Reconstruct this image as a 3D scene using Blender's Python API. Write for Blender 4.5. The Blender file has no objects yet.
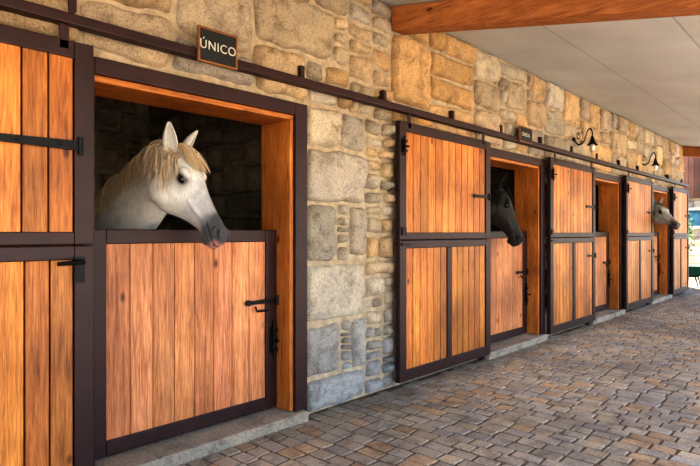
import bpy, math, random
from mathutils import Vector, Matrix, noise
random.seed(7)
R = random.random
def U(a, b): return a + (b - a) * R()
scene = bpy.context.scene
try:
    scene.view_settings.view_transform = 'Standard'
    scene.view_settings.look = 'High Contrast'
except Exception as ex: print('look', ex)

# ---------------------------------------------------------------- materials
def new_mat(name):
    m = bpy.data.materials.new(name); m.use_nodes = True
    nt = m.node_tree; nt.nodes.clear()
    o = nt.nodes.new('ShaderNodeOutputMaterial'); b = nt.nodes.new('ShaderNodeBsdfPrincipled')
    nt.links.new(b.outputs[0], o.inputs[0])
    return m, nt, b
def N(nt, t, **k):
    n = nt.nodes.new(t)
    for a, v in k.items(): setattr(n, a, v)
    return n
def ramp(nt, src, stops):
    r = N(nt, 'ShaderNodeValToRGB')
    e = r.color_ramp.elements
    while len(e) < len(stops): e.new(.5)
    for i, (p, c) in enumerate(stops):
        e[i].position = p; e[i].color = (*c, 1) if len(c) == 3 else c
    nt.links.new(src, r.inputs[0]); return r
def mul(nt, a, b, fac=1.0, bt='MULTIPLY'):
    m = N(nt, 'ShaderNodeMixRGB', blend_type=bt); m.inputs[0].default_value = fac
    for i, s in ((1, a), (2, b)):
        if isinstance(s, tuple): m.inputs[i].default_value = (*s, 1)
        else: nt.links.new(s, m.inputs[i])
    return m.outputs[0]
def coords(nt, scale):
    tc = N(nt, 'ShaderNodeTexCoord'); mp = N(nt, 'ShaderNodeMapping')
    mp.inputs['Scale'].default_value = scale
    nt.links.new(tc.outputs['Object'], mp.inputs[0]); return mp.outputs[0]
def noise_n(nt, vec, scale, detail=4, rough=.55, dist=0):
    n = N(nt, 'ShaderNodeTexNoise'); n.inputs['Scale'].default_value = scale
    n.inputs['Detail'].default_value = detail; n.inputs['Roughness'].default_value = rough
    n.inputs['Distortion'].default_value = dist
    nt.links.new(vec, n.inputs['Vector']); return n.outputs['Fac']
def bump(nt, b, h, s=.3, d=.01):
    n = N(nt, 'ShaderNodeBump'); n.inputs['Strength'].default_value = s; n.inputs['Distance'].default_value = d
    nt.links.new(h, n.inputs['Height']); nt.links.new(n.outputs[0], b.inputs['Normal'])
def vcol(nt):
    a = N(nt, 'ShaderNodeVertexColor'); a.layer_name = 'Col'; return a.outputs[0]

def wood_mat(name, axis='z', rough=.5, knots=True):
    m, nt, b = new_mat(name)
    sc = {'z': (16, 16, .8), 'y': (16, .8, 16), 'x': (.8, 16, 16)}[axis]
    v = coords(nt, sc)
    g = noise_n(nt, v, 2.2, 8, .68, 1.6)
    g1 = ramp(nt, g, [(.30, (.36, .25, .18)), (.44, (.82, .74, .68)), (.55, (1.02, 1.0, .98)), (.72, (1.25, 1.2, 1.15))])
    c = mul(nt, vcol(nt), g1.outputs[0])
    fine = noise_n(nt, coords(nt, tuple(k*4 for k in sc)), 3, 3, .6)
    c = mul(nt, c, ramp(nt, fine, [(.35, (.74, .68, .62)), (.6, (1.08, 1.08, 1.08))]).outputs[0])
    big = noise_n(nt, coords(nt, (1, 1, 1)), 2.0, 3)
    c = mul(nt, c, ramp(nt, big, [(.3, (.62, .55, .50)), (.7, (1.14, 1.14, 1.14))]).outputs[0])
    if knots:
        k = N(nt, 'ShaderNodeTexVoronoi'); k.inputs['Scale'].default_value = 1
        ks = {'z': (5, 5, 2.6), 'y': (5, 2.6, 5), 'x': (2.6, 5, 5)}[axis]
        nt.links.new(coords(nt, ks), k.inputs['Vector'])
        kr = ramp(nt, k.outputs['Distance'], [(.05, (.20, .10, .06)), (.11, (1, 1, 1))])
        c = mul(nt, c, kr.outputs[0], .9)
    nt.links.new(c, b.inputs['Base Color'])
    b.inputs['Roughness'].default_value = rough
    bump(nt, b, g, .3, .004)
    return m
def stone_mat(name, bs=.6):
    m, nt, b = new_mat(name)
    v = coords(nt, (1, 1, 1))
    n1 = noise_n(nt, v, 6, 10, .74, .4); n2 = noise_n(nt, v, 75, 5, .8); n3 = noise_n(nt, v, 1.3, 3)
    c = mul(nt, vcol(nt), ramp(nt, n1, [(.34, (.56, .52, .48)), (.5, (1, 1, 1)), (.68, (1.2, 1.15, 1.06))]).outputs[0])
    c = mul(nt, c, ramp(nt, n2, [(.34, (.48, .46, .46)), (.48, (1, 1, 1)), (.70, (1.22, 1.22, 1.22))]).outputs[0])
    c = mul(nt, c, ramp(nt, n3, [(.35, (.82, .82, .84)), (.65, (1.08, 1.05, 1.0))]).outputs[0])
    nt.links.new(c, b.inputs['Base Color']); b.inputs['Roughness'].default_value = .9
    h = mul(nt, n1, n2, 1, 'ADD'); bump(nt, b, h, bs, .028)
    return m
def plain(name, col, rough=.5, metal=0, nscale=8, var=.25, bs=.1):
    m, nt, b = new_mat(name)
    n = noise_n(nt, coords(nt, (1, 1, 1)), nscale, 4)
    lo = 1 - var; hi = 1 + var * .5
    c = mul(nt, col, ramp(nt, n, [(.3, (lo, lo, lo)), (.7, (hi, hi, hi))]).outputs[0])
    nt.links.new(c, b.inputs['Base Color']); b.inputs['Roughness'].default_value = rough
    b.inputs['Metallic'].default_value = metal
    bump(nt, b, n, bs, .005)
    return m
def vmat(name, rough=.7, nscale=30, var=.2, sheen=0, bs=.15):
    m, nt, b = new_mat(name)
    n = noise_n(nt, coords(nt, (1, 1, .4)), nscale, 5, .65)
    c = mul(nt, vcol(nt), ramp(nt, n, [(.3, (1-var,)*3), (.7, (1+var*.4,)*3)]).outputs[0])
    nt.links.new(c, b.inputs['Base Color']); b.inputs['Roughness'].default_value = rough
    b.inputs['Sheen Weight'].default_value = sheen
    bump(nt, b, n, bs, .004)
    return m

M_plank = wood_mat('plank_wood', 'z', .5)
M_beam = wood_mat('beam_wood', 'y', .6)
M_beamx = wood_mat('lining_wood_x', 'x', .5)
M_stone = stone_mat('granite_blocks', .85)
M_cobble = stone_mat('granite_setts', .28)
M_frame = plain('maroon_painted_steel', (.030, .008, .010), .5, 0, 6, .4)
M_iron = plain('black_iron', (.012, .012, .014), .45, .6, 20, .3)
M_mortar = plain('lime_mortar', (.44, .36, .26), .95, 0, 14, .35, .6)
M_dirt = plain('joint_sand', (.15, .115, .085), .95, 0, 20, .4, .6)
M_gravel = plain('sandy_yard', (.62, .50, .36), .95, 0, 3, .25, .3)
M_horse = vmat('horse_coat', .65, 90, .22, .15, .3)
M_hair = vmat('horse_hair', .7, 40, .3)
M_eye = plain('horse_eye', (.008, .005, .004), .08, 0, 5, .1, 0)
M_hoof = plain('hoof', (.05, .04, .035), .6)
M_slate = plain('slate_board', (.016, .018, .021), .7, 0, 12, .3)
M_chalk = plain('chalk_paint', (.62, .60, .55), .8)
M_glass, _nt, _b = new_mat('lamp_glass'); _b.inputs['Base Color'].default_value = (.8, .8, .78, 1); _b.inputs['Roughness'].default_value = .25; _b.inputs['Transmission Weight'].default_value = .6

# ---------------------------------------------------------------- mesh builder
class MB:
    def __init__(s): s.v = []; s.f = []; s.c = []
    def box(s, x0, x1, y0, y1, z0, z1, col=(1, 1, 1), M=None):
        b = len(s.v)
        for p in ((x0,y0,z0),(x1,y0,z0),(x1,y1,z0),(x0,y1,z0),(x0,y0,z1),(x1,y0,z1),(x1,y1,z1),(x0,y1,z1)):
            s.v.append(tuple(M @ Vector(p)) if M else p); s.c.append(col)
        for q in ((0,3,2,1),(4,5,6,7),(0,1,5,4),(1,2,6,5),(2,3,7,6),(3,0,4,7)): s.f.append(tuple(b+i for i in q))
    def rings(s, rings, col=(1, 1, 1), cap=True, closed=True):
        b = len(s.v); n = len(rings[0])
        for r in rings:
            for p in r: s.v.append(tuple(p)); s.c.append(col)
        for i in range(len(rings)-1):
            for j in range(n if closed else n-1):
                k = (j+1) % n
                s.f.append((b+i*n+j, b+i*n+k, b+(i+1)*n+k, b+(i+1)*n+j))
        if cap:
            s.f.append(tuple(b+j for j in range(n-1, -1, -1)))
            s.f.append(tuple(b+(len(rings)-1)*n+j for j in range(n)))
    def tube(s, pts, rad, hint=Vector((0, 0, 1)), n=16, col=(1, 1, 1), cap=True, exp=1.0):
        pts = [Vector(p) for p in pts]; rr = []
        for i, p in enumerate(pts):
            a = pts[max(0, i-1)]; c = pts[min(len(pts)-1, i+1)]
            T = (c-a).normalized()
            S = T.cross(hint)
            if S.length < 1e-3: S = T.cross(Vector((0, 1, 0)))
            if S.length < 1e-3: S = T.cross(Vector((1, 0, 0)))
            S.normalize(); Nn = S.cross(T)
            ra = rad[i]
            if not isinstance(ra, (tuple, list)): ra = (ra, ra)
            ring = []
            for j in range(n):
                t = 2*math.pi*j/n; cc, ss = math.cos(t), math.sin(t)
                cc = math.copysign(abs(cc)**exp, cc); ss = math.copysign(abs(ss)**exp, ss)
                ring.append(p + S*ra[0]*cc + Nn*ra[1]*ss)
            rr.append(ring)
        s.rings(rr, col, cap)
    def ell(s, c, r, col=(1, 1, 1), ax=None, nu=10, nv=14):
        c = Vector(c); ax = ax or (Vector((1,0,0)), Vector((0,1,0)), Vector((0,0,1)))
        rr = []
        for i in range(nu+1):
            a = math.pi*(i+.02)/(nu+.04); ring = []
            for j in range(nv):
                t = 2*math.pi*j/nv
                ring.append(c + ax[0]*r[0]*math.sin(a)*math.cos(t) + ax[1]*r[1]*math.sin(a)*math.sin(t) + ax[2]*r[2]*math.cos(a))
            rr.append(ring)
        s.rings(rr, col)
    def obj(s, name, mat, parent=None, bevel=0, smooth=False):
        me = bpy.data.meshes.new(name); me.from_pydata(s.v, [], s.f)
        a = me.color_attributes.new('Col', 'FLOAT_COLOR', 'POINT')
        flat = []
        for c in s.c: flat += [c[0], c[1], c[2], 1.0]
        a.data.foreach_set('color', flat)
        me.materials.append(mat)
        if smooth: me.polygons.foreach_set('use_smooth', [True]*len(me.polygons))
        me.update()
        o = bpy.data.objects.new(name, me); scene.collection.objects.link(o)
        if parent: o.parent = parent
        if bevel:
            md = o.modifiers.new('bevel', 'BEVEL'); md.width = bevel; md.segments = 2; md.limit_method = 'ANGLE'
        return o
def empty(name, loc=(0, 0, 0)):
    e = bpy.data.objects.new(name, None); e.empty_display_size = .2
    scene.collection.objects.link(e); return e
def jit(c, a=.15):
    k = 1 + U(-a, a); return (c[0]*k, c[1]*k*(1+U(-a, a)*.25), c[2]*k*(1+U(-a, a)*.4))
def crom(P, n=4):
    out = []
    for i in range(len(P)-1):
        p0, p1, p2, p3 = P[max(0, i-1)], P[i], P[i+1], P[min(len(P)-1, i+2)]
        for k in range(n):
            t = k/n
            out.append(tuple(.5*((2*b) + (-a+c)*t + (2*a-5*b+4*c-d)*t*t + (-a+3*b-3*c+d)*t**3) for a, b, c, d in zip(p0, p1, p2, p3)))
    out.append(tuple(P[-1])); return out

# ---------------------------------------------------------------- layout (metres)
X0, X1 = -2.6, 14.6
OPEN = [(1.27, 2.69), (5.45, 6.83), (8.57, 9.95), (11.70, 13.07)]
OT = 2.175; TH = .27; CZ = 3.33; SL = .185; EAVE = -4.3; SD = 3.5; PX = 3.45

# wall core
mb = MB(); px = X0
for a, b in OPEN:
    mb.box(px, a, 0, TH, 0, CZ); mb.box(a, b, 0, TH, OT+.02, CZ); px = b
mb.box(px, X1, 0, TH, 0, CZ)
wall = mb.obj('wall_left', M_mortar)

# masonry
rects = []
def split(x0, z0, x1, z1, k=1.0):
    w, h = x1-x0, z1-z0
    mw = U(.38, .85)*k; mh = U(.26, .46)*k
    if w > mw and w/h > 1.15:
        t = U(.3, .7) if w < 2 else U(.45, .55); s = x0+w*t
        split(x0, z0, s, z1, k); split(s, z0, x1, z1, k)
    elif h > mh:
        s = z0+h*U(.32, .68); split(x0, z0, x1, s, k); split(x0, s, x1, z1, k)
    else:
        if R() < .12 and w > .3:
            s = x0+w*U(.2, .3); m_ = z0+h*U(.4, .6)
            rects.append((x0, z0, s, m_)); rects.append((x0, m_, s, z1)); rects.append((s, z0, x1, z1))
        else: rects.append((x0, z0, x1, z1))
def stones(mb, rects, T=None, tone=None, res=.03):
    for (x0, z0, x1, z1) in rects:
        g = .006; x0 += g; x1 -= g; z0 += g; z1 -= g
        w, h = x1-x0, z1-z0
        if w < .03 or h < .03: continue
        cx, cz = (x0+x1)/2, (z0+z1)/2
        nx = max(4, min(30, int(w/res))); nz = max(4, min(24, int(h/res)))
        nn = U(7, 18); pr = U(.025, .065); seed = Vector((U(0, 50), U(0, 50), U(0, 50)))
        rot = U(-.03, .03); tilt = U(-.016, .016)
        ochre = R()*.85
        if 3.8 < cx < 5.2 and cz > 2.4: ochre = .75+.25*R()
        if cx < 1.6 and cz > 2.4: ochre = U(.55, .9)
        if 2.84 < cx < 3.55 and cz < 2.3: ochre *= .3
        if 1.7 < cx < 3.4 and cz > 2.6: ochre = U(.3, .55)
        g0, g1, g2 = Vector((.56, .52, .46)), Vector((.64, .52, .36)), Vector((.66, .42, .19))
        col = g0.lerp(g1, ochre*1.6) if ochre < .62 else g1.lerp(g2, (ochre-.62)/.38)
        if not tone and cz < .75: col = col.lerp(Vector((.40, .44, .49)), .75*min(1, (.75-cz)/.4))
        if tone: col = Vector(tone)
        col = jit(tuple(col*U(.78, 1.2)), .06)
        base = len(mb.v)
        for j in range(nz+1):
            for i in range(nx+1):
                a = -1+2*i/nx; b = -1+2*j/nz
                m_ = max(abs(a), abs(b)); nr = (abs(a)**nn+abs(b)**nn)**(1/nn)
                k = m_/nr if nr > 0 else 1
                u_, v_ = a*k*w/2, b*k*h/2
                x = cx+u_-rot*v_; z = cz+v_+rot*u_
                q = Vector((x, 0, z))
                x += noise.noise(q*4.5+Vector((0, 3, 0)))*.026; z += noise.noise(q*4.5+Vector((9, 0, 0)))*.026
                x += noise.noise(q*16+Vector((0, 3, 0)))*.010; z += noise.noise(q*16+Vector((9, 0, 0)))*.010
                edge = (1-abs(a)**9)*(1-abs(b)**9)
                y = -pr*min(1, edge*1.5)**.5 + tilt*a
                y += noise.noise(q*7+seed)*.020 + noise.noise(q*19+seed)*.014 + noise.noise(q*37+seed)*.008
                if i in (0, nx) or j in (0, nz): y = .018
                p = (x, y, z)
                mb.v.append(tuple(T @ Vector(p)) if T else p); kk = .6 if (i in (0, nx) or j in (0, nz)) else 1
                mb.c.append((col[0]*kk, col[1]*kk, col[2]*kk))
        for j in range(nz):
            for i in range(nx):
                p = base+j*(nx+1)+i
                mb.f.append((p, p+1, p+nx+2, p+nx+1))
split(X0, 2.31, 1.2, CZ, 1.6)
for r in ((1.2,2.31,1.75,2.62),(1.75,2.31,2.35,2.55),(2.35,2.31,2.84,2.66),(1.2,2.62,1.75,3.0),(1.75,2.55,2.35,3.02),(2.35,2.66,3.12,3.06),
          (1.2,3.0,2.1,CZ),(2.1,3.04,2.9,CZ),(2.9,3.06,3.3,CZ)): rects.append(r)
split(3.3, 2.31, 3.85, CZ, .6); split(3.12, 2.66, 3.3, 3.06, .7); split(2.84, 2.31, 3.3, 2.66, .9)
rects.append((3.85, 2.50, 4.42, 3.12)); split(3.85, 2.31, 4.42, 2.5, .8); split(3.85, 3.12, 4.42, CZ, 1)
split(4.42, 2.31, X1, CZ, 1.5)
zz = [0, .25, .66, 1.12, 1.58, 2.0, 2.31]
xr = 3.50
for i in range(6):
    a, b = zz[i], zz[i+1]
    if i in (5,): rects += [(2.82, a, 3.2, b), (3.2, a, xr, b)]
    elif i in (3,): rects += [(2.82, a, 3.17, b), (3.30, a+.03, xr, b)]; split(3.17, a, 3.30, b, .42)
    elif i == 1: rects += [(2.82, a, 3.2, b), (3.33, a, xr+.02, b)]; split(3.2, a, 3.33, b, .35)
    else: rects.append((2.82, a, xr, b))
split(xr, 0, 3.88, 2.31, .55)
split(3.88, 0, 5.33, 2.31, 1.2)
split(X0, 0, 1.15, 2.31, 1.2)
for a, b in ((6.95, 8.45), (10.07, 11.58), (13.19, X1)): split(a, 0, b, 2.31, 1)
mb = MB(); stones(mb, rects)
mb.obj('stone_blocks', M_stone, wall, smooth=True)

# interior masonry material (rough granite, procedural)
m, nt, b = new_mat('interior_rubble')
tc = N(nt, 'ShaderNodeTexCoord'); sx = N(nt, 'ShaderNodeSeparateXYZ'); nt.links.new(tc.outputs['Object'], sx.inputs[0])
ad = N(nt, 'ShaderNodeMath', operation='ADD'); nt.links.new(sx.outputs[0], ad.inputs[0]); nt.links.new(sx.outputs[1], ad.inputs[1])
cb = N(nt, 'ShaderNodeCombineXYZ'); nt.links.new(ad.outputs[0], cb.inputs[0]); nt.links.new(sx.outputs[2], cb.inputs[1])
nz_ = N(nt, 'ShaderNodeTexNoise'); nz_.inputs['Scale'].default_value = 2.5; nt.links.new(cb.outputs[0], nz_.inputs['Vector'])
wv = mul(nt, cb.outputs[0], nz_.outputs['Color'], .12, 'ADD')
bk = N(nt, 'ShaderNodeTexBrick'); nt.links.new(wv, bk.inputs['Vector'])
bk.inputs['Scale'].default_value = 1; bk.inputs['Brick Width'].default_value = .46; bk.inputs['Row Height'].default_value = .26
bk.inputs['Mortar Size'].default_value = .014; bk.inputs['Mortar Smooth'].default_value = .3
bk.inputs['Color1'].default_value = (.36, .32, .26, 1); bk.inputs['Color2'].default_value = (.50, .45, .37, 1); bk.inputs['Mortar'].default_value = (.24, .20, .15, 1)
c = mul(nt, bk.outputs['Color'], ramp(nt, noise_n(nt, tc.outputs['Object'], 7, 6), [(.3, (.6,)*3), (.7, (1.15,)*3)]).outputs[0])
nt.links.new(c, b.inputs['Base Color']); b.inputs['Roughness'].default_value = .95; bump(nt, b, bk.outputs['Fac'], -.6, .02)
M_int = m
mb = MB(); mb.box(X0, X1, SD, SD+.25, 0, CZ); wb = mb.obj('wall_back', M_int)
rects = []; split(-.4, 0, PX, CZ-.01, 1.1)
mb = MB(); stones(mb, rects, Matrix.Translation((0, SD, 0)), (.60, .55, .47), .05); mb.obj('stone_blocks_back', M_stone, wb, smooth=True)
for i, xx in enumerate((-.6, PX, 7.7, 10.9, 14.3)):
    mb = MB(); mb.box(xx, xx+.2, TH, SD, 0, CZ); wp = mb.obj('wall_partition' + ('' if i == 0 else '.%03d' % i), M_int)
    if i == 1:
        rects = []; split(TH+.01, 0, SD-.03, CZ-.01, 1.1)
        T = Matrix(((0, 1, 0, xx), (1, 0, 0, 0), (0, 0, 1, 0), (0, 0, 0, 1)))
        mb = MB(); stones(mb, rects, T, (.64, .58, .49), .05); mb.obj('stone_blocks_side', M_stone, wp, smooth=True)
M_dark = wood_mat('old_dark_wood', 'y', .8, False)
mb = MB(); mb.box(X0, X1, TH, SD+.25, CZ, CZ+.1, (.12, .09, .07)); 
for k in range(24):
    xx = -2.3+k*.72; mb.box(xx, xx+.12, TH, SD, CZ-.2, CZ-.001, (.12, .09, .06))
mb.obj('ceiling_stalls', M_dark)

# ---------------------------------------------------------------- canopy
def rz(y): return CZ + SL*y
m, nt, b = new_mat('ceiling_panel_paint')
tc = N(nt, 'ShaderNodeTexCoord'); sx = N(nt, 'ShaderNodeSeparateXYZ'); nt.links.new(tc.outputs['Object'], sx.inputs[0])
mt = N(nt, 'ShaderNodeMath', operation='MULTIPLY'); mt.inputs[1].default_value = 1/1.0; nt.links.new(sx.outputs['Y'], mt.inputs[0])
fr = N(nt, 'ShaderNodeMath', operation='FRACT'); nt.links.new(mt.outputs[0], fr.inputs[0])
rp = ramp(nt, fr.outputs[0], [(.0, (.6,)*3), (.012, (1,)*3), (.988, (1,)*3), (1.0, (.6,)*3)])
nn_ = noise_n(nt, tc.outputs['Object'], 1.2, 4)
c = mul(nt, (.52, .54, .56), rp.outputs[0]); c = mul(nt, c, ramp(nt, nn_, [(.3, (.85,)*3), (.7, (1.05,)*3)]).outputs[0])
nt.links.new(c, b.inputs['Base Color']); b.inputs['Roughness'].default_value = .6; bump(nt, b, rp.outputs[0], .4, .01)
mb = MB()
pts = []
for x in (X0, X1+.3):
    pts += [(x, .0, rz(0)), (x, EAVE, rz(EAVE)), (x, EAVE, rz(EAVE)+.08), (x, .0, rz(0)+.08)]
mb.v = pts; mb.c = [(1, 1, 1)]*8
mb.f = [(0, 4, 5, 1), (3, 2, 6, 7), (0, 1, 2, 3), (4, 7, 6, 5), (1, 5, 6, 2), (0, 3, 7, 4)]
mb.obj('ceiling', m)
def rafter(name, x, w=.17, h=.21):
    mb = MB(); bs = len(mb.v); c0 = (.42, .18, .06)
    for xx in (x, x+w):
        for y, dz in ((-.02, -h), (EAVE-.1, -h), (EAVE-.1, 0), (-.02, 0)):
            mb.v.append((xx, y, rz(y)+dz-.003)); mb.c.append(c0)
    mb.f = [(0, 3, 2, 1), (4, 5, 6, 7), (0, 1, 5, 4), (1, 2, 6, 5), (2, 3, 7, 6), (3, 0, 4, 7)]
    return mb.obj(name, M_beam, bevel=.008)
rafter('roof_beam', 3.83); rafter('roof_beam.001', 14.45, .17, .22); rafter('roof_beam.002', -1.9)
for i, x in enumerate((-1.85, 3.88, 9.2, 14.5)):
    mb = MB(); mb.box(x, x+.15, EAVE+.02, EAVE+.17, .15, rz(EAVE)-.2, (.45, .22, .09)); mb.box(x-.06, x+.21, EAVE-.04, EAVE+.23, 0, .15, (.3, .22, .14))
    mb.box(x+.0, x+.15, EAVE+.02, EAVE+.17, rz(EAVE)-.2, rz(EAVE)-.0, (.45, .22, .09))
    mb.obj('roof_post' + ('' if i == 0 else '.%03d' % i), M_plank, bevel=.006)

# ---------------------------------------------------------------- ground
mb = MB(); mb.box(-60, 60, -60, 60, -.6, -.03); floor = mb.obj('ground_yard', M_gravel)
mb = MB(); mb.box(X0-2, 24, -4.7, 0, -.032, -.007); mb.box(X1, 18.5, .0, 1.7, -.032, -.007); fl = mb.obj('floor', M_dirt)
mb = MB(); x = X0-1
while x < 18.3:
    cw = U(.108, .124); y = (1.6 if x > X1+.02 else 0.0)-U(0, .08)
    while y > -4.6:
        ln = U(.13, .20)
        g = .0055
        a0, a1, b0, b1 = x+g, x+cw-g, y-ln+g, y-g
        hh = U(-.0025, .002)
        wear = noise.noise(Vector((x*.5, y*.9, 0)))
        c1 = Vector((.50, .43, .34)).lerp(Vector((.44, .41, .38)), R())
        if R() < .12: c1 = Vector((.52, .39, .27))
        c1 = c1*(U(.84, 1.1)+wear*.35)
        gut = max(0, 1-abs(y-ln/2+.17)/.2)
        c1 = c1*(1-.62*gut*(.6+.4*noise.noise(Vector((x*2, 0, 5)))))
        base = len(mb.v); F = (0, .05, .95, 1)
        skx, sky = U(-.004, .004), U(-.004, .004)
        tx, ty = U(-.0025, .0025), U(-.0025, .0025)
        for j in range(4):
            for i in range(4):
                ei, ej = i in (0, 3), j in (0, 3)
                fx, fy = F[i], F[j]
                z = hh - (.009 if (ei or ej) else 0) + U(-.0006, .0006)+tx*(fx-.5)*2+ty*(fy-.5)*2
                if ei and ej: fx = .5+(fx-.5)*.96; fy = .5+(fy-.5)*.96
                mb.v.append((a0+(a1-a0)*fx+skx*(fy-.5)*2, b0+(b1-b0)*fy+sky*(fx-.5)*2, z))
                k = .6 if (ei or ej) else 1
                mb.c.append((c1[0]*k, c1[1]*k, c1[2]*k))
        for j in range(3):
            for i in range(3):
                p = base+j*4+i; mb.f.append((p, p+1, p+5, p+4))
        y -= ln
    x += cw
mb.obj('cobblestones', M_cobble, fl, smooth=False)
mb = MB(); mb.box(X0, X1, TH, SD, -.028, .0); mb.obj('floor_stalls', plain('straw_floor', (.45, .34, .18), .95, 0, 20, .4, .5))

# ---------------------------------------------------------------- door frames, sills, linings
OR = (.56, .235, .058)
for i, (a, b_) in enumerate(OPEN):
    e = empty('trim_%d' % (i+1))
    mb = MB(); w = .115
    mb.box(b_, b_+w, -.055, .02, 0.0, 2.285); mb.box(a-.12, a, -.055, .02, 0.0, 2.285); mb.box(a, b_, -.055, .02, OT+.02, 2.285)
    mb.obj('door_frame', M_frame, e, .005)
    mb = MB(); t = .035
    mb.box(b_-t, b_-.001, -.03, TH+.02, .075, OT-.001, jit(OR, .05)); mb.box(a+.001, a+.012, -.0, TH+.02, .075, OT-.001, jit(OR, .05))
    mb.obj('jamb_lining', M_plank, e, .003)
    mb = MB(); mb.box(a, b_, -.03, TH+.02, OT-.015, OT+.0195, jit(OR, .05)); mb.obj('head_lining', M_beamx, e, .003)
    mb = MB(); mb.box(a-.05, b_+.08, -.11, TH, -.02, .07, (.46, .42, .36)); mb.obj('stone_sill', M_stone, e, .012)

# ---------------------------------------------------------------- hardware helpers
def strap(mb, x0, x1, y, z, h=.035):
    n = 12; fr_ = []
    for k in range(n+1):
        t = k/n; x = x0+(x1-x0)*t
        hh = h*(1-.45*t) * (1 if t < .82 else 1+.9*math.sin((t-.82)/.18*math.pi))
        fr_.append([(x, y, z-hh/2), (x, y, z+hh/2), (x, y-.008, z+hh/2), (x, y-.008, z-hh/2)])
    mb.rings(fr_)
    for k in (.15, .45, .72):
        mb.ell((x0+(x1-x0)*k, y-.009, z), (.008, .006, .008), nu=5, nv=8)
    mb.tube([(x0, y-.008, z-h*.9), (x0, y-.008, z+h*.9)], [.013, .013], n=10)
def bolt(mb, x, y, z, l=.2):
    mb.box(x-.03, x+.03, y-.006, y, z-l*.4, z+l*.4)
    mb.tube([(x, y-.016, z-l*.6), (x, y-.016, z+l*.6)], [.009, .009], n=8)
    mb.tube([(x, y-.016, z), (x+.0, y-.06, z-.01)], [.007, .009], n=8)
    for k in (-.3, .3): mb.box(x-.02, x+.02, y-.03, y-.004, z+l*k-.012, z+l*k+.012)

# ---------------------------------------------------------------- sliding doors (two-part)
def sliding(n, x0, x1):
    e = empty('door_%d' % n); y0, y1 = -.125, -.075; w = x1-x0
    zb, zt = .06, 2.315; s = .085; st = .095
    mb = MB()
    mb.box(x0, x0+st, y0, y1, zb, 1.285); mb.box(x1-st, x1, y0, y1, zb, 1.285)
    mb.box(x0, x0+st, y0, y1, 1.292, zt); mb.box(x1-st, x1, y0, y1, 1.292, zt)
    mb.box(x0+st, x1-st, y0+.002, y1, zt-s, zt); mb.box(x0+st, x1-st, y0+.002, y1, zb, zb+.1)
    mb.box(x0+st, x1-st, y0+.002, y1, 1.292, 1.355); mb.box(x0+st, x1-st, y0+.002, y1, 1.215, 1.285)
    cx = (x0+x1)/2
    mb.box(cx-.04, cx+.04, y0+.002, y1, zb+.1, 1.215)
    mb.box(x0+.12, x0+.17, y0+.002, y0+.012, zt-.05, 2.392); mb.box(x1-.17, x1-.12, y0+.002, y0+.012, zt-.05, 2.392)
    mb.obj('steel_frame', M_frame, e, .005)
    mb = MB()
    def planks(a, b, z0, z1):
        k = max(2, round((b-a)/.115)); p = (b-a)/k
        for i in range(k):
            mb.box(a+i*p+.0045, a+(i+1)*p-.0045, y0+.014, y1-.006, z0, z1, jit(OR, .30))
    planks(x0+st, x1-st, 1.35, zt-s+.005)
    planks(x0+st, cx-.038, zb+.095, 1.22); planks(cx+.038, x1-st, zb+.095, 1.22)
    mb.obj('planks', M_plank, e, .003)
    mb = MB(); mb.box(x0+st, x1-st, y1-.006, y1, zb+.1, zt-s, (.1, .05, .02)); mb.obj('back_board', M_dark, e)
    mb = MB()
    if n == 1:
        strap(mb, x1-.07, x0+.9, y0, 1.79, .05); 
        mb.box(x1-.10, x1-.05, y0-.012, y0, 1.10, 1.23)
        mb.tube([(x1-.075, y0-.01, 1.205), (x1-.075, y0-.06, 1.205), (x1-.20, y0-.065, 1.20)], [.012, .012, .010], n=8)
    else:
        strap(mb, x1-.03, x1-.36, y0, 1.73, .04); strap(mb, x1-.03, x1-.30, y0, 1.02, .035) if n > 2 else None
        mb.box(x0+.02, x0+.08, y0-.012, y0, 1.33, 1.40); mb.box(x0+.02, x0+.14, y0-.014, y0, 1.24, 1.262)
        bolt(mb, x0+.05, y0, 2.1, .14)
        mb.tube([(x0-.0, y0+.02, 1.72), (x0-.10, y0+.0, 1.73), (x0-.12, y0+.04, 1.70)], [.006, .006, .006], n=6) if n == 2 else None
    mb.obj('iron_fittings', M_iron, e, smooth=False)
sliding(1, -.38, 1.235); sliding(2, 3.82, 5.40); sliding(3, 6.95, 8.56); sliding(4, 10.03, 11.66); sliding(5, 13.16, 14.55)

# rail
e = empty('door_rail')
mb = MB(); mb.box(X0, X1, -.135, -.06, 2.395, 2.450)
mb.obj('rail_channel', M_frame, e, .006)
mb = MB()
for x in (-.9, .2, 1.15, 2.74, 3.68, 4.75, 5.75, 6.8, 7.8, 8.8, 9.85, 10.9, 11.9, 13.0, 14.2):
    mb.box(x-.02, x+.02, -.075, -.0, 2.43, 2.555)
mb.obj('rail_brackets', M_frame, e, .003)

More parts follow.
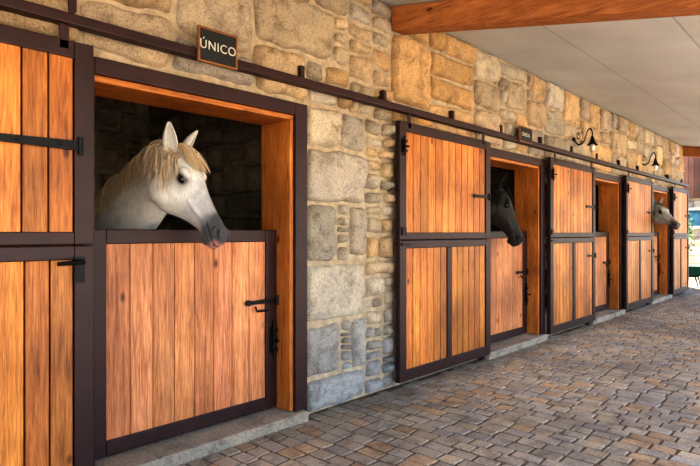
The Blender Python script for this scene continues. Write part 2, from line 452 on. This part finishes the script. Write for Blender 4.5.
# ---------------------------------------------------------------- lower gates
PK = (.60, .275, .135)
for i, (a, b_) in enumerate(OPEN):
    e = empty('stable_gate' + ('' if i == 0 else '.%03d' % i))
    a += .02; b_ -= .02 if i == 0 else .04; y0, y1 = .11, .155; zb, zt = .085, 1.372; st = .115
    mb = MB()
    mb.box(a, a+st, y0, y1, zb, zt); mb.box(b_-st, b_-.016, y0, y1, zb, zt)
    mb.box(a+st, b_-st, y0+.001, y1, zt-.085, zt); mb.box(a+st, b_-st, y0+.001, y1, zb, zb+.085)
    mb.obj('steel_frame', M_frame, e, .006)
    mb = MB(); k = 8; p = (b_-a-2*st)/k
    for j in range(k):
        mb.box(a+st+j*p+.002, a+st+(j+1)*p-.002, y0+.012, y1-.004, zb+.08, zt-.08, jit(PK, .18))
    mb.obj('planks', M_plank, e, .003)
    mb = MB()
    strap(mb, b_-.02, b_-.30, y0, .86, .04); bolt(mb, b_-.055, y0, .58, .24)
    mb.tube([(b_-.22, y0-.01, .83), (b_-.22, y0-.03, .80), (b_-.12, y0-.03, .80)], [.008]*3, n=8)
    mb.obj('iron_fittings', M_iron, e)

# ---------------------------------------------------------------- name boards
def sign(name, x0, x1, z0, z1, txt):
    e = empty(name); yb = -.14
    w, h = x1-x0, z1-z0; cx, cz = (x0+x1)/2, (z0+z1)/2
    mb = MB(); f = .011; c = (.30, .14, .05)
    mb.box(-w/2, w/2, -.02, 0, -h/2, -h/2+f, c); mb.box(-w/2, w/2, -.02, 0, h/2-f, h/2, c)
    mb.box(-w/2, -w/2+f, -.0199, -.0001, -h/2+f, h/2-f, c); mb.box(w/2-f, w/2, -.0199, -.0001, -h/2+f, h/2-f, c)
    mb.obj('wood_frame', M_beamx, e, .002)
    mb = MB(); mb.box(-w/2+f, w/2-f, -.012, -.002, -h/2+f, h/2-f); mb.obj('slate_panel', M_slate, e)
    mb = MB(); mb.box(-.02, .02, 0.001, .125, h/2-.06, h/2-.03); mb.obj('wall_bracket', M_iron, e)
    cu = bpy.data.curves.new('lettering', 'FONT'); cu.body = txt; cu.size = h*.36; cu.extrude = .0015
    cu.align_x = 'CENTER'; cu.align_y = 'CENTER'; cu.materials.append(M_chalk)
    cu.space_character = 1.1
    t = bpy.data.objects.new('lettering', cu); scene.collection.objects.link(t); t.parent = e
    t.location = (0, -.0145, 0); t.rotation_euler = (math.pi/2, 0, 0)
    e.location = (cx, yb, cz)
sign('name_board', 1.83, 2.11, 2.37, 2.58, '\u00daNICO')
sign('name_board.001', 6.02, 6.34, 2.40, 2.58, 'ONDA')

# ---------------------------------------------------------------- wall lamps
def lamp(name, x, z):
    e = empty(name); mb = MB()
    mb.tube([(0, -.02, 0), (0, -.055, 0)], [.06, .05], n=18)
    mb.tube([(0, -.05, .1), (0, -.03, .11), (0, -.03, -.12), (0, -.05, -.13)], [.012, .016, .016, .012], n=8)
    arm = crom([(0, -.05, 0), (0, -.14, -.06), (0, -.26, -.02), (0, -.33, .10), (0, -.40, .13), (0, -.44, .08), (0, -.44, .03)], 6)
    mb.tube(arm, [.011]*len(arm), hint=Vector((1, 0, 0)), n=8)
    sc_ = [(0, -.13+.05*math.cos(a)*(1-a/14), .05+.05*math.sin(a)*(1-a/14)) for a in [k*.35 for k in range(26)]]
    mb.tube(sc_, [.007]*len(sc_), hint=Vector((1, 0, 0)), n=6)
    rr = []
    for zz_, r in ((.04, .018), (.02, .03), (-.01, .045), (-.05, .07), (-.075, .11), (-.082, .118), (-.072, .105), (-.045, .062), (0, .03)):
        rr.append([(r*math.cos(2*math.pi*k/20), -.44+r*math.sin(2*math.pi*k/20), zz_) for k in range(20)])
    mb.rings(rr, cap=True)
    mb.obj('iron_arm_and_shade', M_iron, e, smooth=True)
    mb = MB(); mb.ell((0, -.44, -.085), (.05, .05, .075)); mb.obj('glass_globe', M_glass, e, smooth=True)
    e.location = (x, 0, z); e.scale = (.72, .62, 1.1)
lamp('wall_lamp', 8.0, 2.66); lamp('wall_lamp.001', 11.2, 2.66)

# ---------------------------------------------------------------- horses
def sm(a, b, x):
    t = max(0, min(1, (x-a)/(b-a))); return t*t*(3-2*t)
def horse(name, P, Mz, bx, style, vox, nm=420, stride=.98, g=1.0):
    P = Vector(P); Mz = Vector(Mz); L = (Mz-P).length; s = L/.62
    u = (Mz-P).normalized(); w = u.cross(Vector((0, 0, 1))).normalized(); v = w.cross(u)
    def H(t, vv, ww): return P + s*(u*t + v*(vv-.05)*g + w*ww*g*.95)
    sg = s*g
    mb = MB()
    T = [(-.03, .02, -.07, .045), (.0, .052, -.11, .066), (.05, .068, -.15, .084), (.11, .077, -.195, .096), (.17, .078, -.215, .100), (.23, .070, -.21, .092), (.29, .060, -.175, .076),
         (.35, .050, -.14, .062), (.41, .042, -.115, .053), (.47, .036, -.098, .048), (.52, .032, -.092, .051), (.56, .024, -.090, .055), (.595, .008, -.084, .050), (.62, -.018, -.066, .034)]
    T = crom(T, 2); rr = []
    for (t, tp, bt, hw) in T:
        c = (tp+bt)/2; hh = (tp-bt)/2; ring = []
        for j in range(24):
            a = 2*math.pi*j/24; ca, sa = math.cos(a), math.sin(a)
            x_ = math.copysign(abs(ca)**.8, ca)*hw; y_ = math.copysign(abs(sa)**.85, sa)*hh
            if sa > 0: x_ *= 1-.28*sa*sm(.22, .4, t)
            if sa < 0: x_ *= 1-.35*(-sa)*(1-sm(.45, .56, t))
            ring.append(H(t, c+y_, x_))
        rr.append(ring)
    mb.rings(rr)
    AX = (u, v, w)
    for sd in (-1, 1):
        mb.ell(H(.180, .046, sd*.074), (.042*s, .024*sg, .028*sg), ax=AX)
        mb.ell(H(.15, -.115, sd*.060), (.095*s, .085*sg, .040*sg), ax=AX)
        mb.ell(H(.32, -.030, sd*.052), (.12*s, .013*sg, .018*sg), ax=AX)
        mb.ell(H(.565, -.005, sd*.040), (.038*s, .030*sg, .021*sg), ax=AX)
    mb.ell(H(.585, -.075, 0), (.034*s, .026*sg, .040*sg), ax=AX)
    mb.ell(H(.545, -.095, 0), (.030*s, .024*sg, .034*sg), ax=AX)
    yw = P.y+stride
    f = lambda k: bx+(P.x-bx)*k
    NE = H(.06, -.055, 0); NF = H(.12, -.07, 0)
    pz = P.z
    np_ = [(bx, yw+.08, 1.13, .20, .33), (f(.05), yw-.16, 1.21, .17, .30), (f(.35), yw-.42, 1.21+(pz-1.21)*.36, .125, .24), (f(.75), P.y+.27, 1.21+(pz-1.21)*.64, .094, .190),
           (f(.96)*.5+NE.x*.5, P.y+.10, (1.21+(pz-1.21)*.80), .080, .152), (NE.x, NE.y, NE.z, .072*g, .110*g), (NF.x, NF.y, NF.z, .05, .07)]
    np_ = crom(np_, 5)
    pts = [Vector(p[:3]) for p in np_]
    mb.tube(pts, [(p[3], p[4]) for p in np_], n=22)
    tr = [(-.36, 1.10, .10, .09), (-.30, 1.10, .22, .17), (-.15, 1.12, .32, .23), (0, 1.15, .36, .25), (.3, 1.14, .335, .28), (.6, 1.14, .325, .30), (.9, 1.19, .31, .29), (1.12, 1.21, .28, .27), (1.3, 1.18, .20, .20), (1.38, 1.17, .09, .09)]
    tr = crom(tr, 3)
    mb.tube([(bx, yw+a, z) for a, z, h, ww in tr], [(ww, h) for a, z, h, ww in tr], n=26)
    for sd in (-1, 1):
        lx = bx+sd*.15
        q = crom([(lx, yw-.10, 1.05, .13), (lx, yw-.08, .86, .105), (lx, yw-.06, .68, .068), (lx, yw-.06, .50, .054), (lx, yw-.055, .46, .052), (lx, yw-.05, .38, .036), (lx, yw-.05, .24, .034), (lx, yw-.055, .17, .044), (lx, yw-.085, .10, .036), (lx, yw-.10, .06, .05)], 3)
        mb.tube([p[:3] for p in q], [p[3] for p in q], n=14, hint=Vector((1, 0, 0)))
        lx = bx+sd*.16
        q = crom([(lx, yw+1.10, 1.12, .19), (lx, yw+1.0, .90, .155), (lx, yw+1.05, .76, .105), (lx, yw+1.18, .60, .066), (lx, yw+1.26, .53, .06), (lx, yw+1.25, .45, .05), (lx, yw+1.22, .36, .038), (lx, yw+1.20, .22, .037), (lx, yw+1.19, .165, .046), (lx, yw+1.15, .10, .037), (lx, yw+1.13, .06, .05)], 3)
        mb.tube([p[:3] for p in q], [p[3] for p in q], n=14, hint=Vector((1, 0, 0)))
    tmp = mb.obj('tmp', M_horse)
    md = tmp.modifiers.new('r', 'REMESH'); md.mode = 'VOXEL'; md.voxel_size = vox; md.use_smooth_shade = True
    md = tmp.modifiers.new('s', 'SMOOTH'); md.factor = .5; md.iterations = 4
    dg = bpy.context.evaluated_depsgraph_get()
    me = bpy.data.meshes.new_from_object(tmp.evaluated_get(dg))
    bpy.data.objects.remove(tmp)
    me.name = name
    for at in list(me.color_attributes): me.color_attributes.remove(at)
    ca = me.color_attributes.new('Col', 'FLOAT_COLOR', 'POINT')
    base, muz, eyec, pink = style['base'], style['muz'], style['eye'], style['pink']
    base, muz, eyec, pink = map(Vector, (base, muz, eyec, pink))
    flat = []
    for vt in me.vertices:
        d = vt.co-P; t = d.dot(u)/s; vv = d.dot(v)/sg+.05; ww = d.dot(w)/sg; aw = abs(ww)
        nd = noise.noise(vt.co*13)
        col = base*(1-style['dap']*max(0, nd)*2.0+.10*noise.noise(vt.co*4))
        if -.1 < t < .68 and aw < .14 and -.26 < vv < .12:
            q = ((t-.572)/.020)**2+((vv-.002+(t-.572)*.6)/.011)**2
            if aw > .02:
                k = math.exp(-q); vt.co -= w*(math.copysign(1, ww)*.020*s*k)
            ml = math.exp(-((vv+.052+ (t-.6)*.25)/.006)**2)*sm(.46, .50, t)
            vt.co -= w*(math.copysign(min(1, aw/.02), ww)*.008*s*ml)
            m1 = sm(.37, .50, t+.06*noise.noise(vt.co*12))
            gr = style['bridge'] > 0
            col = col.lerp(muz*3.4 if gr else col, .6*sm(.22, .40, t)*(1-m1))
            col = col.lerp(muz, m1)
            col = col.lerp(muz*3.0 if gr else col, style['bridge']*sm(.12, .4, t)*sm(-.02, .06, vv)*.9*(1-m1))
            e_ = math.exp(-(((t-.197)/.048)**2+((vv-.016)/.035)**2))*(1 if aw > .05 else 0)
            col = col.lerp(eyec, min(1, e_*1.15))
            col = col.lerp(pink, style['pk']*sm(.575, .60, t)*sm(-.02, -.05, vv)*max(0, min(1, .8+.9*noise.noise(vt.co*30))))
            if aw > .02: col = col*(1-.9*math.exp(-q*.8))
            col = col*(1-.75*ml)
        if vt.co.z < .55 : col = col.lerp(muz, style['leg']*(1-sm(.3, .6, vt.co.z)))
        flat += [max(0, col[0]), max(0, col[1]), max(0, col[2]), 1]
    ca.data.foreach_set('color', flat)
    me.materials.clear(); me.materials.append(M_horse)
    me.polygons.foreach_set('use_smooth', [True]*len(me.polygons))
    o = bpy.data.objects.new(name, me); scene.collection.objects.link(o)
    mb = MB()
    for sd in (-1, 1): mb.ell(H(.198, .018, sd*.085), (.029*s, .022*s, .018*s), ax=AX)
    mb.obj('eyes', M_eye, o, smooth=True)
    mb = MB()
    for sd in (-1, 1):
        pl = [H(.198-.031*math.cos(a), .018+.022*math.sin(a), sd*(.089+.006*math.sin(a))) for a in [math.pi*k/10 for k in range(11)]]
        mb.tube(pl, [.0035+.0045*math.sin(math.pi*k/10) for k in range(11)], n=8, col=tuple(eyec*1.5))
        pl = [H(.198-.031*math.cos(a), .018-.020*math.sin(a), sd*(.091)) for a in [math.pi*k/10 for k in range(11)]]
        mb.tube(pl, [.003+.002*math.sin(math.pi*k/10) for k in range(11)], n=8, col=tuple(eyec))
    mb.obj('eyelids', M_horse, o, smooth=True)
    for sd in (-1, 1):
        mb = MB(); rr = []
        ax = (-u*.66+v*.62+w*sd*.38).normalized(); fw = (u*.60+v*.55+w*sd*.45); fw = (fw-ax*fw.dot(ax)).normalized(); rt = ax.cross(fw)
        root = H(.012, .035, sd*.054)
        prof = [(-.02, .026), (.0, .028), (.03, .035), (.06, .039), (.09, .036), (.12, .028), (.155, .016), (.182, .004)]
        for z_, r in crom(prof, 2):
            op = .25+.75*sm(-.01, .05, z_); half = math.pi*(1-.30*op); ring = []
            for k in range(15):
                a = -half+2*half*k/14
                ring.append(root+s*(ax*z_ - fw*(math.cos(a)*r*.75) + rt*(math.sin(a)*r) + fw*z_*z_*.9))
            rr.append(ring)
        mb.rings(rr, col=tuple(base*.8), cap=False, closed=False)
        eo = mb.obj('ear_' + ('right' if sd > 0 else 'left'), M_horse, o, smooth=True)
        md = eo.modifiers.new('t', 'SOLIDIFY'); md.thickness = .006
    hc = Vector(style['hair']); mb = MB()
    near = Vector((-1, 0, 0))
    crest = []
    for i in range(len(pts)-4):
        a = pts[max(0, i-1)]; c_ = pts[i+1]; Tn = (c_-a).normalized(); S = Tn.cross(Vector((0, 0, 1))).normalized(); Nn = S.cross(Tn)
        crest.append((pts[i], Nn, np_[i][4], np_[i][3], S))
    def strand(p, dirs, ln, wd, col):
        q = [Vector(p)]; n_ = len(dirs)
        for d_ in dirs: q.append(q[-1]+d_*(ln/n_))
        q = crom([tuple(x_) for x_ in q], 2); n_ = len(q)-1
        rad = [wd*(1-.8*(k/n_)**1.5) for k in range(n_+1)]
        mb.tube(q, rad, n=3, col=col, cap=False, hint=Vector((.3, .8, .2)))
    nl = int(nm/10)
    for kk in range(nl):
        t0 = U(4, len(crest)-1.01); sgn = near if R() < style['near'] else -near
        ln0 = U(.10, .29)*style['ml']; j1, j2, j3 = U(-.5, .55), U(-.7, .7), U(-.6, .6); up = U(.1, .9); tone = U(.62, 1.12); mixw = U(0, .8)
        for k in range(10):
            t = max(4, min(len(crest)-1.02, t0+U(-.45, .45))); i = int(t); fr_ = t-i
            A, B = crest[i], crest[min(i+1, len(crest)-1)]
            c_ = A[0].lerp(B[0], fr_); Nn = A[1].lerp(B[1], fr_).normalized(); hh = A[2]*(1-fr_)+B[2]*fr_
            root = c_+Nn*(hh-.012)+sgn*U(-.02, .022)
            n1_, n2_ = U(-.25, .25), U(-.25, .25)
            d = [(Nn*up+sgn*.6+Vector((0, n1_*.5, 0))).normalized(), (sgn*.85+Nn*.05+Vector((0, j1*.6+n1_, -.35))).normalized(), (sgn*.42+Vector((0, j1+n1_, -1))).normalized(), (sgn*.12+Vector((0, j2+n2_, -1))).normalized(), (sgn*.15+Vector((0, j3-(t-t0)*.6, -1))).normalized()]
            strand(root, d, ln0*U(.7, 1.15), U(.0014, .0034), tuple(hc.lerp(base, mixw)*tone*U(.85, 1.1)))
    for k in range(int(nm*.16)):
        a = U(-1, 1)
        root = H(U(-.03, .05), .066, a*.035)
        sp = a*.4+U(-.3, .3)+.2*math.sin(k*.3)
        d = [(v*.7+u*.5+w*sp*.4).normalized(), (u*.9+v*.15+w*sp*.7).normalized(), (u+w*sp*.6-v*.12).normalized(), (u+w*sp*.3-v*.15).normalized()]
        strand(root, d, U(.06, .20)*style['ml'], U(.0014, .003), tuple(hc.lerp(base, U(0, .6))*U(.75, 1.1)))
    for k in range(90):
        root = Vector((bx+U(-.03, .03), yw+1.34+U(-.02, .03), 1.30+U(-.03, .03)))
        j1, j2 = U(-.12, .12), U(-.06, .08)
        d = [Vector((j1, .9, .1)).normalized(), Vector((j1, .45, -.8)).normalized(), Vector((j1, .1, -1)), Vector((j1, j2, -1)), Vector((0, j2, -1)), Vector((-j1, 0, -1))]
        strand(root, d, U(.75, 1.0), U(.008, .014), tuple(hc*U(.7, 1.1)))
    mb.obj('mane_and_tail', M_hair, o, smooth=True)
    mb = MB()
    for sd in (-1, 1):
        for lx, ly in ((bx+sd*.15, yw-.11), (bx+sd*.16, yw+1.12)):
            mb.tube([(lx, ly, .002), (lx, ly+.005, .04), (lx, ly+.012, .085)], [(.072, .078), (.064, .07), (.05, .054)], hint=Vector((0, 1, 0)), n=16)
    mb.obj('hooves', M_hoof, o, smooth=True)
    return o
horse('horse', (1.850, .10, 1.865), (2.01, -.255, 1.345), 1.78, dict(base=(.74, .72, .69), muz=(.060, .062, .075), eye=(.10, .09, .09), pink=(.55, .24, .21), pk=1, dap=.24, bridge=.4, leg=.5, hair=(.74, .53, .27), near=.8, ml=1.12), .0075, 4200, g=1.15)
horse('horse.001', (5.90, .02, 1.88), (6.05, -.24, 1.26), 5.98, dict(base=(.010, .008, .008), muz=(.008, .007, .008), eye=(.01, .01, .01), pink=(.02, .015, .015), pk=0, dap=.2, bridge=0, leg=0, hair=(.008, .007, .007), near=.5, ml=1.1), .013, 700, g=1.15)
horse('horse.002', (12.05, -.10, 1.90), (11.84, -.55, 1.53), 12.2, dict(base=(.50, .49, .48), muz=(.12, .12, .13), eye=(.08, .08, .08), pink=(.3, .2, .2), pk=0, dap=.2, bridge=.3, leg=.5, hair=(.25, .24, .23), near=.5, ml=1), .014, 300, g=1.15)

# ---------------------------------------------------------------- far end
def wheelbarrow(loc):
    e = empty('wheelbarrow')
    g = plain('green_barrow_paint', (.03, .12, .07), .4, .1)
    mb = MB()
    rr = []
    for z, x0, x1, w in ((.30, -.25, .25, .2), (.55, -.42, .42, .33), (.57, -.44, .44, .35), (.55, -.40, .40, .31), (.32, -.23, .23, .18)):
        rr.append([(x0, -w, z), (x1, -w, z), (x1, w, z), (x0, w, z)])
    mb.rings(rr); mb.obj('tray', g, e, .01)
    mb = MB()
    for sd in (-1, 1):
        mb.tube([(.55, sd*.05, .2), (.2, sd*.18, .28), (-.4, sd*.25, .36), (-.85, sd*.28, .56)], [.016]*4, n=8)
        mb.tube([(-.25, sd*.22, .33), (-.32, sd*.22, .0)], [.014]*2, n=8)
    mb.obj('tube_frame', M_iron, e)
    mb = MB(); pl = [(.55+.16*math.cos(a), 0, .19+.16*math.sin(a)) for a in [2*math.pi*k/24 for k in range(25)]]
    mb.tube(pl, [.035]*25, hint=Vector((0, 1, 0)), n=10); mb.tube([(.55, -.06, .19), (.55, .06, .19)], [.05, .05], n=10)
    mb.obj('wheel', M_iron, e, smooth=True)
    e.location = loc; e.rotation_euler = (0, 0, 1.9)
wheelbarrow((15.45, .15, 0))
e = empty('stone_outbuilding')
mb = MB(); mb.box(18.5, 22, -.3, 6.5, -.03, 2.35); mb.obj('walls', M_int, e)
m_ = wood_mat('red_brown_boards', 'z', .7, False)
mb = MB()
for k in range(50):
    y = -.5+k*.145; mb.box(18.38, 18.44, y, y+.138, 2.35, 3.6, jit((.10, .045, .028), .3))
mb.box(18.44, 22, -.5, 6.7, 2.35, 3.6, (.10, .05, .03))
mb.obj('board_cladding', m_, e)
mb = MB(); mb.box(18.44, 18.49, .35, 1.2, 1.55, 2.0); mb.obj('window_pane', plain('blue_glass', (.05, .13, .20), .1), e)
mb = MB()
for a, b_, c_, d_ in ((.28, .35, 1.48, 2.07), (1.2, 1.27, 1.48, 2.07), (.35, 1.2, 1.48, 1.55), (.35, 1.2, 2.0, 2.07), (.75, .8, 1.55, 2.0)): mb.box(18.42, 18.499, a, b_, c_, d_, (.6, .6, .6))
mb.obj('window_frame', m_, e)
# shrub
leaf = vmat('leaves', .6, 20, .3)
mb = MB()
for k in range(2600):
    a, b_ = U(0, 2*math.pi), math.acos(U(-1, 1)); r = U(.65, 1)
    c_ = Vector((17.3+.5*r*math.sin(b_)*math.cos(a), 1.05+.75*r*math.sin(b_)*math.sin(a), 1.35+1.15*r*math.cos(b_)))
    d1 = Vector((U(-1, 1), U(-1, 1), U(-1, 1))).normalized()*.05; d2 = Vector((U(-1, 1), U(-1, 1), U(-1, 1))).normalized()*.03
    bs = len(mb.v); mb.v += [tuple(c_-d1), tuple(c_+d2), tuple(c_+d1), tuple(c_-d2)]; cl = jit((.07, .16, .03), .4); mb.c += [cl]*4
    mb.f.append((bs, bs+1, bs+2, bs+3))
sh = mb.obj('shrub', leaf)
mb = MB()
for k in range(7):
    a = k*.9; mb.tube([(17.3, 1.05, -.03), (17.3+.1*math.cos(a), 1.05+.1*math.sin(a), .4), (17.3+.3*math.cos(a), 1.05+.4*math.sin(a), 1.2)], [.03, .022, .01], n=6, col=(.12, .08, .05), hint=Vector((1, 0, 0)))
mb.obj('stems', leaf, sh)

# ---------------------------------------------------------------- light
wd = bpy.data.worlds.new('sky'); scene.world = wd; wd.use_nodes = True; nt = wd.node_tree; nt.nodes.clear()
o = nt.nodes.new('ShaderNodeOutputWorld'); bg = nt.nodes.new('ShaderNodeBackground'); sk = nt.nodes.new('ShaderNodeTexSky')
sk.sky_type = 'NISHITA'; sk.sun_disc = False; sk.sun_elevation = math.radians(52); sk.sun_rotation = math.radians(200)
nt.links.new(sk.outputs[0], bg.inputs[0]); bg.inputs[1].default_value = .50; nt.links.new(bg.outputs[0], o.inputs[0])
L = bpy.data.lights.new('sun', 'SUN'); L.energy = 19; L.angle = math.radians(1.0); L.color = (1, .92, .80)
lo = bpy.data.objects.new('sun', L); scene.collection.objects.link(lo)
d = Vector((.25, .42, -1.0)); lo.rotation_euler = d.to_track_quat('-Z', 'Y').to_euler()

# ---------------------------------------------------------------- camera
cd = bpy.data.cameras.new('camera'); cam = bpy.data.objects.new('camera', cd); scene.collection.objects.link(cam)
cd.lens = 28.8; cd.sensor_width = 36
cam.location = (0, -3.051, 1.35); cam.rotation_euler = (math.pi/2, 0, math.radians(42.55-90))
scene.camera = cam
